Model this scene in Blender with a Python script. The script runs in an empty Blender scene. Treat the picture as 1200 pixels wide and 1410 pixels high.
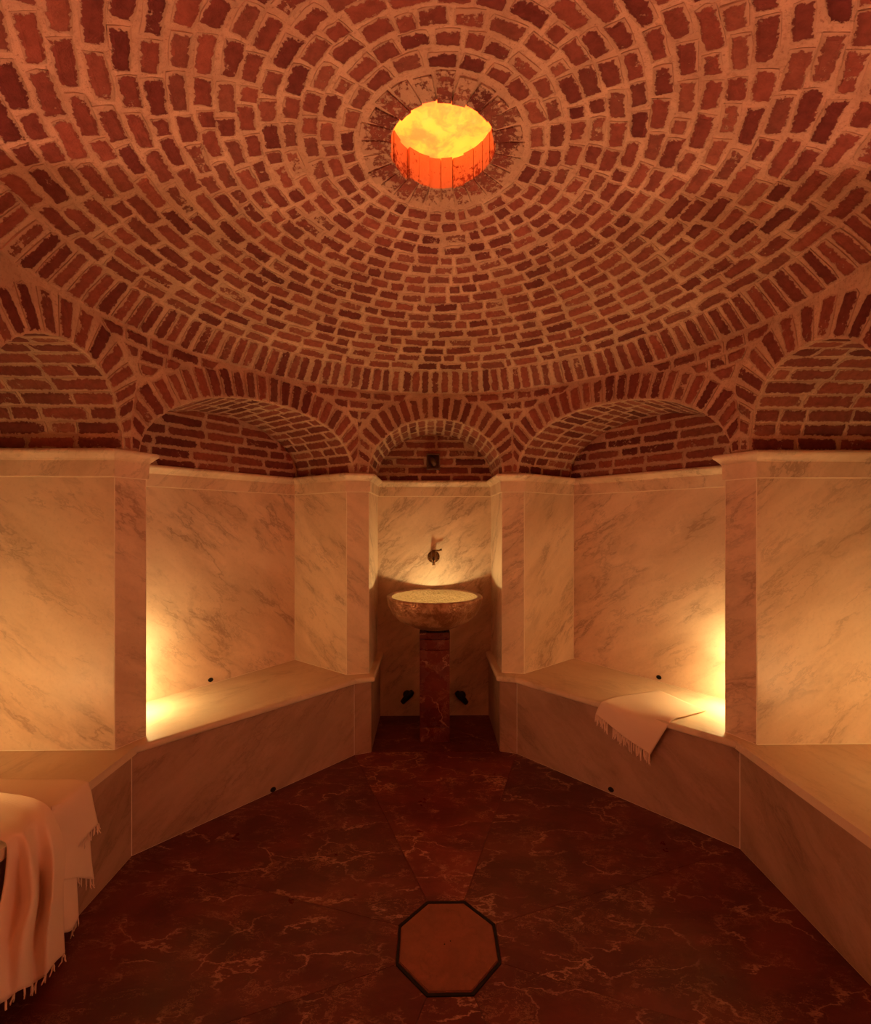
import bpy, bmesh, math, random
import numpy as np
from mathutils import Vector, Matrix

rng = random.Random(7)
PI = math.pi
scene = bpy.context.scene

# ------------------------------------------------------------------ camera, world, exposure
FPX, HOR, CAMX, CAMZ, YAW = 625.0, 719.0, -0.05, 1.5, 0.0163      # the photo taken as 1200 x 1410
cam_data = bpy.data.cameras.new('camera')
cam_data.sensor_fit = 'HORIZONTAL'
cam_data.sensor_width = 36.0
cam_data.lens = 36.0 * FPX / 1200.0
cam_data.shift_y = (HOR - 705.0) / 1200.0
cam_data.clip_start = 0.02
cam = bpy.data.objects.new('camera', cam_data)
scene.collection.objects.link(cam)
cam.location = (CAMX, 0.0, CAMZ)
cam.rotation_euler = (PI / 2, 0, -YAW)
scene.camera = cam

world = bpy.data.worlds.new('world')
scene.world = world
world.use_nodes = True
world.node_tree.nodes['Background'].inputs[0].default_value = (0.02, 0.006, 0.002, 1)
world.node_tree.nodes['Background'].inputs[1].default_value = 0.0

scene.view_settings.view_transform = 'Standard'
scene.view_settings.look = 'None'
scene.view_settings.gamma = 1.0
scene.view_settings.use_curve_mapping = False
scene.view_settings.exposure = 0.0
LAMP_COLOUR = (1.0, 0.76, 0.32, 1)
FILL_COLOUR = (1.0, 0.42, 0.24, 1)
LAMP_POWER = 195.0
SIDE_POWER = 210.0
FILL_POWER = 1350.0  # unseen lamps behind the viewer, added as fill for dome and walls
BOWL_POWER = 240.0
PANEL_POWER = 5.0
try:
    scene.cycles.use_denoising = True
    scene.cycles.max_bounces = 10
    scene.cycles.diffuse_bounces = 7
    scene.cycles.sample_clamp_indirect = 6.0
except Exception:
    pass

# ------------------------------------------------------------------ measured plan (metres)
YC = 1.59                       # centre of the dome and of the octagon
P1 = (1.43, 2.02); P2 = (1.37, 2.148); P3 = (0.586, 2.99); P4 = (0.442, 3.019)
K = (1.0215, 3.3245); Q = (1.719, 2.416)
NB = (0.442, 3.52); EB = (2.08, 2.02)
SBY = -0.60
ZB, ZL, ZBAND, ZCT = 0.497, 1.70, 1.772, 1.82     # bench top, joint under the band, band top, cornice top
ZAPEX = 2.18
FA = (1.382, 2.06); FC = (0.525, 2.93); FD = (0.42, 2.965)
RING_R0, RING_Z0 = 1.40, 2.345
RING_R1, RING_Z1 = 1.285, 2.462
RS, ZS = 2.52, 0.2937
OC_R, OC_Z = 0.182, 2.808
COL_R = 0.298
PANEL_Z = 2.92

P1S = (1.43, 1.345); EBS = (2.08, 1.345)              # near side of the right-hand (and left-hand) side niche
mx = lambda p: (-p[0], p[1])
my = lambda p: (p[0], 2 * YC - p[1])

def at(px, py, z):
    """point of height z that the photo shows at pixel (px, py)"""
    d = FPX * (CAMZ - z) / (py - HOR)
    x = (px - 600.0) * d / FPX
    return Vector((CAMX + x * math.cos(YAW) + d * math.sin(YAW), d * math.cos(YAW) - x * math.sin(YAW), z))

def at_plane(px, py, p0, n):
    """point of a vertical plane that the photo shows at pixel (px, py)"""
    rx, rz = (px - 600.0) / FPX, (HOR - py) / FPX
    d = Vector((rx * math.cos(YAW) + math.sin(YAW), math.cos(YAW) - rx * math.sin(YAW), rz))
    o = Vector((CAMX, 0, CAMZ)); n = Vector((n[0], n[1], 0)); p0 = Vector((p0[0], p0[1], 0))
    t = (p0 - o).dot(n) / d.dot(n)
    return o + d * t

def to_px(p):
    x, y = p[0] - CAMX, p[1]
    d = x * math.sin(YAW) + y * math.cos(YAW)
    l = x * math.cos(YAW) - y * math.sin(YAW)
    if d < 0.02:
        return None
    return 600 + FPX * l / d, HOR - FPX * (p[2] - CAMZ) / d, d

# ------------------------------------------------------------------ object helpers
def link(o, parent=None):
    scene.collection.objects.link(o)
    if parent is not None:
        o.parent = parent
        o.matrix_parent_inverse = parent.matrix_basis.inverted()
    return o

def obj(name, verts, faces, mat, parent=None, smooth=False, attrs=None):
    me = bpy.data.meshes.new(name)
    me.from_pydata([tuple(v) for v in verts], [], faces)
    me.validate()
    if attrs:
        for k, vals in attrs.items():
            a = me.attributes.new(k, 'FLOAT', 'POINT')
            a.data.foreach_set('value', vals)
    if smooth:
        me.shade_smooth()
    me.update()
    if mat: me.materials.append(mat)
    return link(bpy.data.objects.new(name, me), parent)

def obj_bm(name, bm, mat, parent=None, smooth=False):
    bmesh.ops.recalc_face_normals(bm, faces=bm.faces)
    me = bpy.data.meshes.new(name)
    bm.to_mesh(me); bm.free()
    if smooth:
        me.shade_smooth()
    if mat: me.materials.append(mat)
    return link(bpy.data.objects.new(name, me), parent)

def thing(name, label, cat, loc=(0, 0, 0), group=None):
    o = bpy.data.objects.new(name, None)
    o.empty_display_size = 0.05
    link(o)
    o.location = loc
    o['label'] = label; o['category'] = cat
    if group: o['group'] = group
    bpy.context.view_layer.update()
    return o

def tag(o, label=None, cat=None, group=None, kind=None):
    if label: o['label'] = label
    if cat: o['category'] = cat
    if group: o['group'] = group
    if kind: o['kind'] = kind
    return o

def structure(name, label=None, loc=(0, 0, 0)):
    o = bpy.data.objects.new(name, None)
    o.empty_display_size = 0.05
    link(o); o.location = loc
    o['kind'] = 'structure'
    if label: o['label'] = label
    return o

def add_prism(bm, poly, z0, z1):
    lo = [bm.verts.new((p[0], p[1], z0)) for p in poly]
    hi = [bm.verts.new((p[0], p[1], z1)) for p in poly]
    n = len(poly)
    bm.faces.new(lo[::-1]); bm.faces.new(hi)
    sides = []
    for i in range(n):
        sides.append(bm.faces.new((lo[i], lo[(i + 1) % n], hi[(i + 1) % n], hi[i])))
    return lo, hi

def add_tube(bm, pts, radii, seg=10, caps=True):
    pts = [Vector(p) for p in pts]
    rings = []
    ref = Vector((0.13, 0.31, 0.94)).normalized()
    for i, p in enumerate(pts):
        a = pts[max(i - 1, 0)]; b = pts[min(i + 1, len(pts) - 1)]
        t = (b - a).normalized()
        u = t.cross(ref)
        if u.length < 1e-3: u = t.cross(Vector((1, 0, 0)))
        u.normalize(); w = t.cross(u)
        r = radii[i] if hasattr(radii, '__len__') else radii
        rings.append([bm.verts.new(p + (u * math.cos(2 * PI * k / seg) + w * math.sin(2 * PI * k / seg)) * r) for k in range(seg)])
    for i in range(len(rings) - 1):
        for k in range(seg):
            bm.faces.new((rings[i][k], rings[i][(k + 1) % seg], rings[i + 1][(k + 1) % seg], rings[i + 1][k]))
    if caps:
        bm.faces.new(rings[0][::-1]); bm.faces.new(rings[-1])

def add_lathe(bm, prof, seg, centre=(0, 0, 0), axis='z'):
    rings = []
    for r, z in prof:
        ring = []
        for k in range(seg):
            a = 2 * PI * k / seg
            if axis == 'z': v = (r * math.cos(a), r * math.sin(a), z)
            else: v = (r * math.cos(a), -z, r * math.sin(a))       # axis towards -y
            ring.append(bm.verts.new((centre[0] + v[0], centre[1] + v[1], centre[2] + v[2])))
        rings.append(ring)
    for i in range(len(rings) - 1):
        for k in range(seg):
            bm.faces.new((rings[i][k], rings[i][(k + 1) % seg], rings[i + 1][(k + 1) % seg], rings[i + 1][k]))
    bm.faces.new(rings[0][::-1]); bm.faces.new(rings[-1])

# ------------------------------------------------------------------ materials
class NT:
    def __init__(s, name):
        s.m = bpy.data.materials.new(name); s.m.use_nodes = True
        s.t = s.m.node_tree; s.b = s.t.nodes['Principled BSDF']
    def n(s, kind, **kw):
        nd = s.t.nodes.new(kind)
        for k, v in kw.items(): setattr(nd, k, v)
        return nd
    def set(s, sock, v):
        if hasattr(v, 'is_output') or isinstance(v, bpy.types.NodeSocket): s.t.links.new(v, sock)
        else: sock.default_value = v
    def math(s, op, a, b=0.0, c=None, clamp=False):
        nd = s.n('ShaderNodeMath', operation=op, use_clamp=clamp)
        s.set(nd.inputs[0], a); s.set(nd.inputs[1], b)
        if c is not None: s.set(nd.inputs[2], c)
        return nd.outputs[0]
    def vmath(s, op, a, b):
        nd = s.n('ShaderNodeVectorMath', operation=op)
        s.set(nd.inputs[0], a); s.set(nd.inputs[1], b)
        return nd.outputs[0]
    def noise(s, vec, scale, detail=4.0, rough=0.55, dist=0.0, col=False):
        nd = s.n('ShaderNodeTexNoise')
        s.set(nd.inputs['Vector'], vec)
        nd.inputs['Scale'].default_value = scale; nd.inputs['Detail'].default_value = detail
        nd.inputs['Roughness'].default_value = rough; nd.inputs['Distortion'].default_value = dist
        return nd.outputs['Color' if col else 'Fac']
    def step(s, v, lo, hi):
        nd = s.n('ShaderNodeMapRange', interpolation_type='SMOOTHSTEP')
        s.set(nd.inputs['Value'], v); nd.inputs['From Min'].default_value = lo; nd.inputs['From Max'].default_value = hi
        return nd.outputs['Result']
    def mix(s, fac, a, b, blend='MIX'):
        nd = s.n('ShaderNodeMix', data_type='RGBA', blend_type=blend)
        s.set(nd.inputs['Factor'], fac)
        for sock, v in ((nd.inputs['A'], a), (nd.inputs['B'], b)):
            pass
        s.set(nd.inputs[6], a); s.set(nd.inputs[7], b)
        return nd.outputs[2]
    def pos(s): return s.n('ShaderNodeNewGeometry').outputs['Position']
    def info(s, k): return s.n('ShaderNodeObjectInfo').outputs[k]
    def attr(s, k): return s.n('ShaderNodeAttribute', attribute_name=k).outputs['Fac']
    def bump(s, h, strength, dist):
        nd = s.n('ShaderNodeBump'); s.set(nd.inputs['Height'], h)
        nd.inputs['Strength'].default_value = strength; nd.inputs['Distance'].default_value = dist
        s.t.links.new(nd.outputs[0], s.b.inputs['Normal'])
    def finish(s, col=None, rough=None, spec=None, metal=None):
        if col is not None: s.set(s.b.inputs['Base Color'], col)
        if rough is not None: s.set(s.b.inputs['Roughness'], rough)
        if spec is not None: s.b.inputs['Specular IOR Level'].default_value = spec
        if metal is not None: s.b.inputs['Metallic'].default_value = metal
        return s.m

MORTAR = (0.56, 0.40, 0.27, 1)

def mat_mortar():
    t = NT('lime_mortar'); p = t.pos()
    a = t.noise(p, 7, 5); b = t.noise(p, 70, 6, 0.7)
    c = t.mix(t.step(a, .3, .7), (0.52, 0.32, 0.22, 1), (0.68, 0.44, 0.31, 1))
    c = t.mix(t.math('MULTIPLY', t.step(b, .48, .72), .6), c, (0.33, 0.165, 0.11, 1))
    c = t.mix(t.math('MULTIPLY', t.step(t.noise(p, 130, 3, .6), .60, .70), .6), c, (0.24, 0.09, 0.06, 1))
    t.bump(t.math('ADD', t.noise(p, 45, 8, .7), t.math('MULTIPLY', t.noise(p, 200, 3), .4)), .7, .006)
    return t.finish(c, .92, .2)

def mat_brick():
    t = NT('old_brick'); p = t.pos()
    r = t.math('FRACT', t.math('ADD', t.info('Random'), t.attr('tone')))
    r2 = t.math('FRACT', t.math('MULTIPLY', r, 7.31))
    c = t.mix(r, (0.165, 0.038, 0.033, 1), (0.36, 0.106, 0.074, 1))
    c = t.mix(t.math('MULTIPLY', t.step(r2, .55, 1.0), .35), c, (0.36, 0.15, 0.10, 1))
    n = t.noise(p, 38, 6, .65)
    c = t.mix(t.step(n, .25, .7), t.mix(1.0, c, (.66, .60, .60, 1), 'MULTIPLY'), c)
    # lime smeared over the ragged arrises and in patches across some faces
    e = t.attr('edge')
    n2 = t.noise(p, 62, 7, .72)
    n3 = t.noise(p, 9, 3, .5)
    sm = t.math('ADD', t.math('MULTIPLY', e, .34), t.math('MULTIPLY', n2, 1.0))
    sm = t.math('ADD', sm, t.math('MULTIPLY', t.step(n3, .50, .70), .16))
    sm = t.math('ADD', sm, t.math('MULTIPLY', t.step(r2, .8, 1.), .09))
    k = t.step(sm, .675, .75)
    c = t.mix(k, c, t.mix(t.noise(p, 20), (0.46, 0.28, 0.19, 1), (0.60, 0.385, 0.27, 1)))
    h = t.math('ADD', t.math('MULTIPLY', n, .8), t.math('MULTIPLY', k, .35))
    t.bump(t.math('ADD', h, t.math('MULTIPLY', t.noise(p, 170, 4, .7), .35)), .75, .006)
    return t.finish(c, .9, .2)

def mat_marble(name, base, dark, vein, rough=.42, vs=1.0, amount=1.0):
    """marble slab; the object's colour tells how the slab was cut: its run on plan (red, green) and the lean of its veins (blue)"""
    t = NT(name); p = t.pos()
    r = t.info('Random')
    sc = t.n('ShaderNodeSeparateColor'); t.set(sc.inputs[0], t.info('Color'))
    sp = t.n('ShaderNodeSeparateXYZ'); t.set(sp.inputs[0], p)
    tx = t.math('SUBTRACT', t.math('MULTIPLY', sc.outputs[0], 2.0), 1.0); ty = t.math('SUBTRACT', t.math('MULTIPLY', sc.outputs[1], 2.0), 1.0)
    u = t.math('ADD', t.math('MULTIPLY', sp.outputs[0], tx), t.math('MULTIPLY', sp.outputs[1], ty))
    lean = t.math('SUBTRACT', t.math('MULTIPLY', sc.outputs[2], 2.0), 1.0)
    z = sp.outputs[2]
    across = t.math('SUBTRACT', t.math('MULTIPLY', z, .74), t.math('MULTIPLY', t.math('MULTIPLY', u, lean), .67))
    along = t.math('ADD', t.math('MULTIPLY', t.math('MULTIPLY', z, lean), .67), t.math('MULTIPLY', u, .74))
    flat = t.math('SUBTRACT', t.math('MULTIPLY', sp.outputs[0], ty), t.math('MULTIPLY', sp.outputs[1], tx))
    cv = t.n('ShaderNodeCombineXYZ')
    t.set(cv.inputs[0], t.math('ADD', t.math('MULTIPLY', along, .55), t.math('MULTIPLY', r, 31.7)))
    t.set(cv.inputs[1], t.math('ADD', t.math('MULTIPLY', across, 1.45), t.math('MULTIPLY', r, 17.3)))
    t.set(cv.inputs[2], t.math('ADD', flat, t.math('MULTIPLY', r, 7.1)))
    v = cv.outputs[0]
    warp = t.noise(v, 2.6 * vs, 6, .62, col=True)
    w = t.vmath('ADD', v, t.vmath('MULTIPLY', t.vmath('SUBTRACT', warp, (.5, .5, .5)), (.40, .40, .40)))
    cloud = t.noise(w, 3.0 * vs, 6, .62)
    a = t.math('ABSOLUTE', t.math('SUBTRACT', t.noise(w, 2.3 * vs, 5, .62), .5))
    thin = t.math('SUBTRACT', 1.0, t.step(a, 0.0, .020))
    halo = t.math('SUBTRACT', 1.0, t.step(a, 0.0, .085))
    a2 = t.math('ABSOLUTE', t.math('SUBTRACT', t.noise(w, 5.0 * vs, 6, .68), .5))
    fine = t.math('SUBTRACT', 1.0, t.step(a2, 0.0, .030))
    gate = t.step(t.noise(v, 3.2, 3), .40, .62)
    gate2 = t.step(t.noise(v, 4.5, 3), .44, .62)
    c = t.mix(t.step(cloud, .34, .70), base, dark)
    c = t.mix(t.math('MULTIPLY', t.math('MULTIPLY', halo, gate), .26 * amount), c, vein)
    c = t.mix(t.math('MULTIPLY', t.math('MULTIPLY', thin, gate), .42 * amount), c, vein)
    c = t.mix(t.math('MULTIPLY', t.math('MULTIPLY', fine, gate2), .30 * amount), c, vein)
    grain = t.noise(p, 60, 4, .7)
    c = t.mix(t.math('MULTIPLY', t.step(grain, .5, .75), .14), c, vein)
    t.set(t.b.inputs['Roughness'], t.math('ADD', t.math('MULTIPLY', t.noise(p, 14, 4), .22), rough - .1))
    t.bump(t.noise(p, 30, 4), .05, .003)
    return t.finish(c, None, .45)

def mat_red_marble(name, lighten=1.0, rough=.3, obj_color=True):
    t = NT(name); p = t.pos()
    r = t.info('Random')
    off = t.n('ShaderNodeCombineXYZ')
    for i, k in enumerate((17.7, 23.1, 5.9)): t.set(off.inputs[i], t.math('MULTIPLY', r, k))
    q = t.vmath('ADD', p, off.outputs[0])
    mp = t.n('ShaderNodeMapping'); t.set(mp.inputs['Vector'], q)
    mp.inputs['Rotation'].default_value = (.2, .3, .65); mp.inputs['Scale'].default_value = (1.0, 2.1, 1.2)
    v = mp.outputs[0]
    warp = t.noise(v, 3.0, 6, .65, col=True)
    w = t.vmath('ADD', v, t.vmath('MULTIPLY', t.vmath('SUBTRACT', warp, (.5, .5, .5)), (.42, .42, .42)))
    cloud = t.noise(w, 2.6, 6, .65)
    c = t.mix(t.step(cloud, .35, .7), (0.085 * lighten, 0.015 * lighten, 0.015 * lighten, 1), (0.17 * lighten, 0.036 * lighten, 0.030 * lighten, 1))
    vo = t.n('ShaderNodeTexVoronoi', feature='DISTANCE_TO_EDGE'); t.set(vo.inputs['Vector'], w); vo.inputs['Scale'].default_value = 3.2
    crack = t.math('SUBTRACT', 1.0, t.step(vo.outputs['Distance'], .0, .030))
    g1 = t.step(t.noise(q, 5.5, 4), .42, .60)
    a2 = t.math('ABSOLUTE', t.math('SUBTRACT', t.noise(w, 6.5, 7, .72), .5))
    fine = t.math('SUBTRACT', 1.0, t.step(a2, 0.0, .018))
    g2 = t.step(t.noise(q, 9, 4), .42, .62)
    c = t.mix(t.math('MULTIPLY', t.math('MULTIPLY', crack, g1), .85), c, (0.46 * lighten, 0.24 * lighten, 0.16 * lighten, 1))
    c = t.mix(t.math('MULTIPLY', t.math('MULTIPLY', fine, g2), .8), c, (0.40 * lighten, 0.19 * lighten, 0.12 * lighten, 1))
    patch = t.math('MULTIPLY', t.step(t.noise(w, 7, 5, .7), .66, .74), .5)
    c = t.mix(patch, c, (0.33 * lighten, 0.15 * lighten, 0.09 * lighten, 1))
    if obj_color:
        c = t.mix(1.0, c, t.info('Color'), 'MULTIPLY')
    t.set(t.b.inputs['Roughness'], t.math('ADD', t.math('MULTIPLY', t.noise(p, 8, 4), .25), rough - .1))
    t.bump(t.noise(p, 25, 5), .06, .003)
    return t.finish(c, None, .4)

def mat_plain(name, col, rough=.6, metal=0.0, spec=.4, bump=None):
    t = NT(name); p = t.pos()
    n = t.noise(p, 40, 4)
    c = t.mix(n, tuple(x * .82 for x in col[:3]) + (1,), tuple(min(1, x * 1.12) for x in col[:3]) + (1,))
    if bump: t.bump(t.noise(p, bump[0], 5, .7), bump[1], bump[2])
    return t.finish(c, rough, spec, metal)

def mat_cloth():
    t = NT('cotton_towel'); p = t.pos()
    n = t.noise(p, 12, 4)
    c = t.mix(n, (0.82, 0.62, 0.47, 1), (0.88, 0.68, 0.53, 1))
    w1 = t.n('ShaderNodeTexWave', bands_direction='X'); w1.inputs['Scale'].default_value = 130
    w2 = t.n('ShaderNodeTexWave', bands_direction='Z'); w2.inputs['Scale'].default_value = 130
    t.set(w1.inputs['Vector'], p); t.set(w2.inputs['Vector'], p)
    t.bump(t.math('ADD', w1.outputs['Fac'], w2.outputs['Fac']), .12, .002)
    t.b.inputs['Sheen Weight'].default_value = .15
    return t.finish(c, .95, .1)

def mat_glow(name, strength, col=LAMP_COLOUR):
    t = NT(name)
    t.b.inputs['Emission Color'].default_value = col
    t.b.inputs['Emission Strength'].default_value = strength
    return t.finish((.8, .7, .55, 1), .4)

def mat_onyx():
    """translucent stone panel lit from behind: the light comes through its clouds unevenly"""
    t = NT('backlit_onyx'); p = t.pos()
    w = t.vmath('ADD', p, t.vmath('MULTIPLY', t.vmath('SUBTRACT', t.noise(p, 5, 4, col=True), (.5, .5, .5)), (.2, .2, .2)))
    n = t.noise(w, 8.5, 5, .6)
    n2 = t.noise(p, 30, 5, .7)
    c = t.mix(t.step(n, .36, .62), (1.0, 0.145, 0.011, 1), (0.7, 0.062, 0.009, 1))
    c = t.mix(t.math('MULTIPLY', t.step(n2, .5, .8), .4), c, (1.0, 0.15, 0.03, 1))
    t.set(t.b.inputs['Emission Color'], c)
    t.b.inputs['Emission Strength'].default_value = PANEL_POWER
    return t.finish((.6, .35, .1, 1), .35)

def mat_bowl_outside():
    t = NT('hammered_bowl'); p = t.pos()
    n = t.noise(p, 9, 5, .65, .4)
    vo = t.n('ShaderNodeTexVoronoi'); t.set(vo.inputs['Vector'], p); vo.inputs['Scale'].default_value = 75
    c = t.mix(t.step(n, .42, .62), (0.30, 0.12, 0.06, 1), (0.62, 0.36, 0.22, 1))
    t.bump(t.math('ADD', vo.outputs['Distance'], t.math('MULTIPLY', n, .8)), .55, .008)
    return t.finish(c, .36, .6, .35)

M = dict(
    mortar=mat_mortar(), brick=mat_brick(),
    marble=mat_marble('cream_marble', (0.82, 0.62, 0.46, 1), (0.66, 0.47, 0.33, 1), (0.25, 0.135, 0.085, 1)),
    seat=mat_marble('cream_marble_seat', (0.78, 0.61, 0.44, 1), (0.66, 0.49, 0.34, 1), (0.36, 0.22, 0.14, 1), .5, .8, .6),
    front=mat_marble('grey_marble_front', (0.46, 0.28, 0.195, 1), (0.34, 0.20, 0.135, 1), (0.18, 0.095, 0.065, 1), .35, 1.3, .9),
    grout=mat_plain('pale_grout', (0.92, 0.78, 0.62, 1), .8),
    red=mat_red_marble('red_marble'), redped=mat_red_marble('red_marble_pedestal', 1.05, .25, False),
    floorgrout=mat_plain('floor_grout', (0.26, 0.085, 0.055, 1), .8),
    cloth=mat_cloth(), brass=mat_plain('old_brass', (0.17, 0.075, 0.03, 1), .42, .85),
    dark=mat_plain('blackened_metal', (0.02, 0.012, 0.01, 1), .5, .4),
    glow=mat_glow('lamp_globe', LAMP_POWER), glow_side=mat_glow('lamp_globe_side', SIDE_POWER),
    fill_south=mat_glow('fill_globe_south', FILL_POWER, FILL_COLOUR), glow_bowl=mat_glow('bowl_light', BOWL_POWER),
    onyx=mat_onyx(), bowl=mat_bowl_outside(),
    bowlin=mat_plain('bowl_inside', (0.58, 0.38, 0.20, 1), .38, .3, .5, (38, 1.0, .05)),
    cover=mat_marble('drain_cover_marble', (0.27, 0.085, 0.055, 1), (0.20, 0.062, 0.042, 1), (0.10, 0.03, 0.022, 1), .32, 2.0, .6),
    wood=mat_plain('dark_door_wood', (0.10, 0.045, 0.02, 1), .55),
    vent=mat_plain('rusty_vent', (0.15, 0.07, 0.05, 1), .6, .3),
)

# ------------------------------------------------------------------ bricks
NPER = 10
def outline(j=.06, r=rng):
    """ten points round a unit square with ragged sides and knocked corners"""
    base = [(-.5, -.5), (-.17, -.5), (.17, -.5), (.5, -.5), (.5, 0), (.5, .5), (.17, .5), (-.17, .5), (-.5, .5), (-.5, 0)]
    out = []
    for i, (x, y) in enumerate(base):
        corner = i in (0, 3, 5, 8)
        k = r.uniform(.90, 1.0) if corner else 1.0
        out.append((x * k + r.uniform(-j, j) * .45, y * k + r.uniform(-j, j)))
    return out

INSX, INSY = .11, .23
def brick_data(quad, n, proud, depth, j=.05, r=rng):
    """verts, faces, edge attribute of one worn brick whose face fills a 3-D quad (p00, p10, p11, p01)"""
    a, b, c, d = [Vector(q) for q in quad]
    n = Vector(n)
    def f(u, v):
        u += .5; v += .5
        return (a * (1 - u) + b * u) * (1 - v) + (d * (1 - u) + c * u) * v
    ol = outline(j, r)
    lx = ((b - a).length + (c - d).length) * .5; ly = ((d - a).length + (c - b).length) * .5
    m = .013
    ix, iy = 1 - min(.5, 2 * m / max(lx, .01)), 1 - min(.5, 2 * m / max(ly, .01))
    outer = [f(x, y) + n * proud * .45 for x, y in ol]
    inner = [f(x * ix, y * iy) + n * proud * r.uniform(.8, 1.15) for x, y in ol]
    base = [f(x, y) - n * depth for x, y in ol]
    V = inner + outer + base
    F = [tuple(range(NPER))]
    for i in range(NPER):
        k = (i + 1) % NPER
        F.append((NPER + i, NPER + k, k, i))
        F.append((2 * NPER + i, 2 * NPER + k, NPER + k, NPER + i))
    E = [0.0] * NPER + [1.0] * (2 * NPER)
    return V, F, E

def put_brick(parent, quad, n, proud=.006, depth=.012, j=.05, name='brick'):
    V, F, E = brick_data(quad, n, proud, depth, j)
    return obj(name, V, F, M['brick'], parent, attrs={'edge': E})

PROTO = []
for i in range(10):
    V, F, E = brick_data([(-.5, -.5, 0), (.5, -.5, 0), (.5, .5, 0), (-.5, .5, 0)], (0, 0, 1), 1.0, 2.0, .055)
    # the inset of a unit proto is set by hand so that it reads right on a 12 x 5 cm brick
    for k in range(NPER):
        V[k] = Vector((V[NPER + k].x * (1 - 2 * INSX), V[NPER + k].y * (1 - 2 * INSY), V[k].z))
    PROTO.append((V, F, E))
PROTO_MESH = []
for V, F, E in PROTO:
    me = bpy.data.meshes.new('brick')
    me.from_pydata([tuple(v) for v in V], [], F)
    at_ = me.attributes.new('edge', 'FLOAT', 'POINT'); at_.data.foreach_set('value', E)
    me.materials.append(M['brick']); PROTO_MESH.append(me)

class Mass:
    """many bricks joined as one part"""
    def __init__(s): s.V, s.F, s.E, s.T = [], [], [], []
    def add(s, V, F, E, mat=None):
        o = len(s.V)
        s.V += [tuple(mat @ v) if mat else tuple(v) for v in V]
        s.F += [tuple(i + o for i in f) for f in F]
        s.E += E; s.T += [rng.random()] * len(V)
    def build(s, name, parent):
        o = obj(name, s.V, s.F, M['brick'], parent, attrs={'edge': s.E, 'tone': s.T})
        o['kind'] = 'stuff'
        return o

# ================================================================== STRUCTURE
# ------------------------------------------------------------------ dome (ceiling)
C0 = Vector((0, YC, 0))
def dome_pt(th, az):
    return Vector((RS * math.sin(th) * math.sin(az), YC + RS * math.sin(th) * math.cos(az), ZS + RS * math.cos(th)))
TH0, TH1 = math.asin(COL_R / RS), math.asin(RING_R1 / RS)

def lathe_shell(profile, seg, jit):
    V, F = [], []
    for (r, z) in profile:
        for k in range(seg):
            a = 2 * PI * k / seg
            rr = r + rng.uniform(-jit, jit)
            V.append((rr * math.sin(a), YC + rr * math.cos(a), z + rng.uniform(-jit, jit)))
    for i in range(len(profile) - 1):
        for k in range(seg):
            F.append((i * seg + k, i * seg + (k + 1) % seg, (i + 1) * seg + (k + 1) % seg, (i + 1) * seg + k))
    return V, F

prof = [(OC_R + .004, ZS + math.sqrt(RS ** 2 - OC_R ** 2))]
th_oc = math.asin(OC_R / RS)
for i in range(1, 46):
    th = th_oc + (TH1 - th_oc) * i / 45
    prof.append((RS * math.sin(th), ZS + RS * math.cos(th)))
V, F = lathe_shell(prof, 160, .0016)
ceiling = obj('ceiling', V, F, M['mortar'], smooth=True)
tag(ceiling, kind='structure')

NCOURSE = 17
pitch = (TH1 - TH0) / NCOURSE
cands = []
for i in range(NCOURSE):
    t = i / (NCOURSE - 1)
    th = TH0 + pitch * (i + .5)
    r = RS * math.sin(th)
    az = rng.uniform(0, 1)
    end = az + 2 * PI
    while az < end - .02:
        L = (.078 + .060 * min(1, t * 1.25)) * rng.uniform(.82, 1.16)
        if rng.random() < .16: L *= .58
        gap = rng.uniform(.007, .016)
        if (end - az) * r < L + gap + .03: L = (end - az) * r - gap
        if L < .02: break
        a = az + .5 * L / r
        thj = th + rng.uniform(-.0022, .0022)
        hgt = RS * pitch * rng.uniform(.78, .90)
        c = dome_pt(thj, a)
        nrm = (Vector((0, YC, ZS)) - c).normalized()
        tan = Vector((math.cos(a), -math.sin(a), 0))
        rot = rng.uniform(-.045, .045)
        up = nrm.cross(tan)
        tx = tan * math.cos(rot) + up * math.sin(rot); ux = nrm.cross(tx)
        pr = rng.uniform(.004, .0075)
        mat = Matrix(((tx.x * L, ux.x * hgt, nrm.x * pr, c.x), (tx.y * L, ux.y * hgt, nrm.y * pr, c.y),
                      (tx.z * L, ux.z * hgt, nrm.z * pr, c.z), (0, 0, 0, 1)))
        ps = [to_px(c + tx * L * .5 * sx + ux * hgt * .5 * sy) for sx, sy in ((-1, -1), (1, -1), (1, 1), (-1, 1))]
        area = 0
        pc = to_px(c)
        if pc and all(ps) and -20 < pc[0] < 1220 and -20 < pc[1] < 1430:
            area = abs(sum(ps[k][0] * ps[(k + 1) % 4][1] - ps[(k + 1) % 4][0] * ps[k][1] for k in range(4))) * .5
            if not (0 < pc[0] < 1200 and 0 < pc[1] < 1410): area *= .4
        cands.append((area, mat, rng.randrange(10)))
        az += (L + gap) / r
cands.sort(key=lambda q: -q[0])
mass = Mass()
for n_, (area, mat, k) in enumerate(cands):
    if n_ < 300:
        o = bpy.data.objects.new('brick', PROTO_MESH[k])
        link(o, ceiling); o.matrix_world = mat
    else:
        mass.add(*PROTO[k], mat)
mass.build('brick_courses', ceiling)

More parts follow.
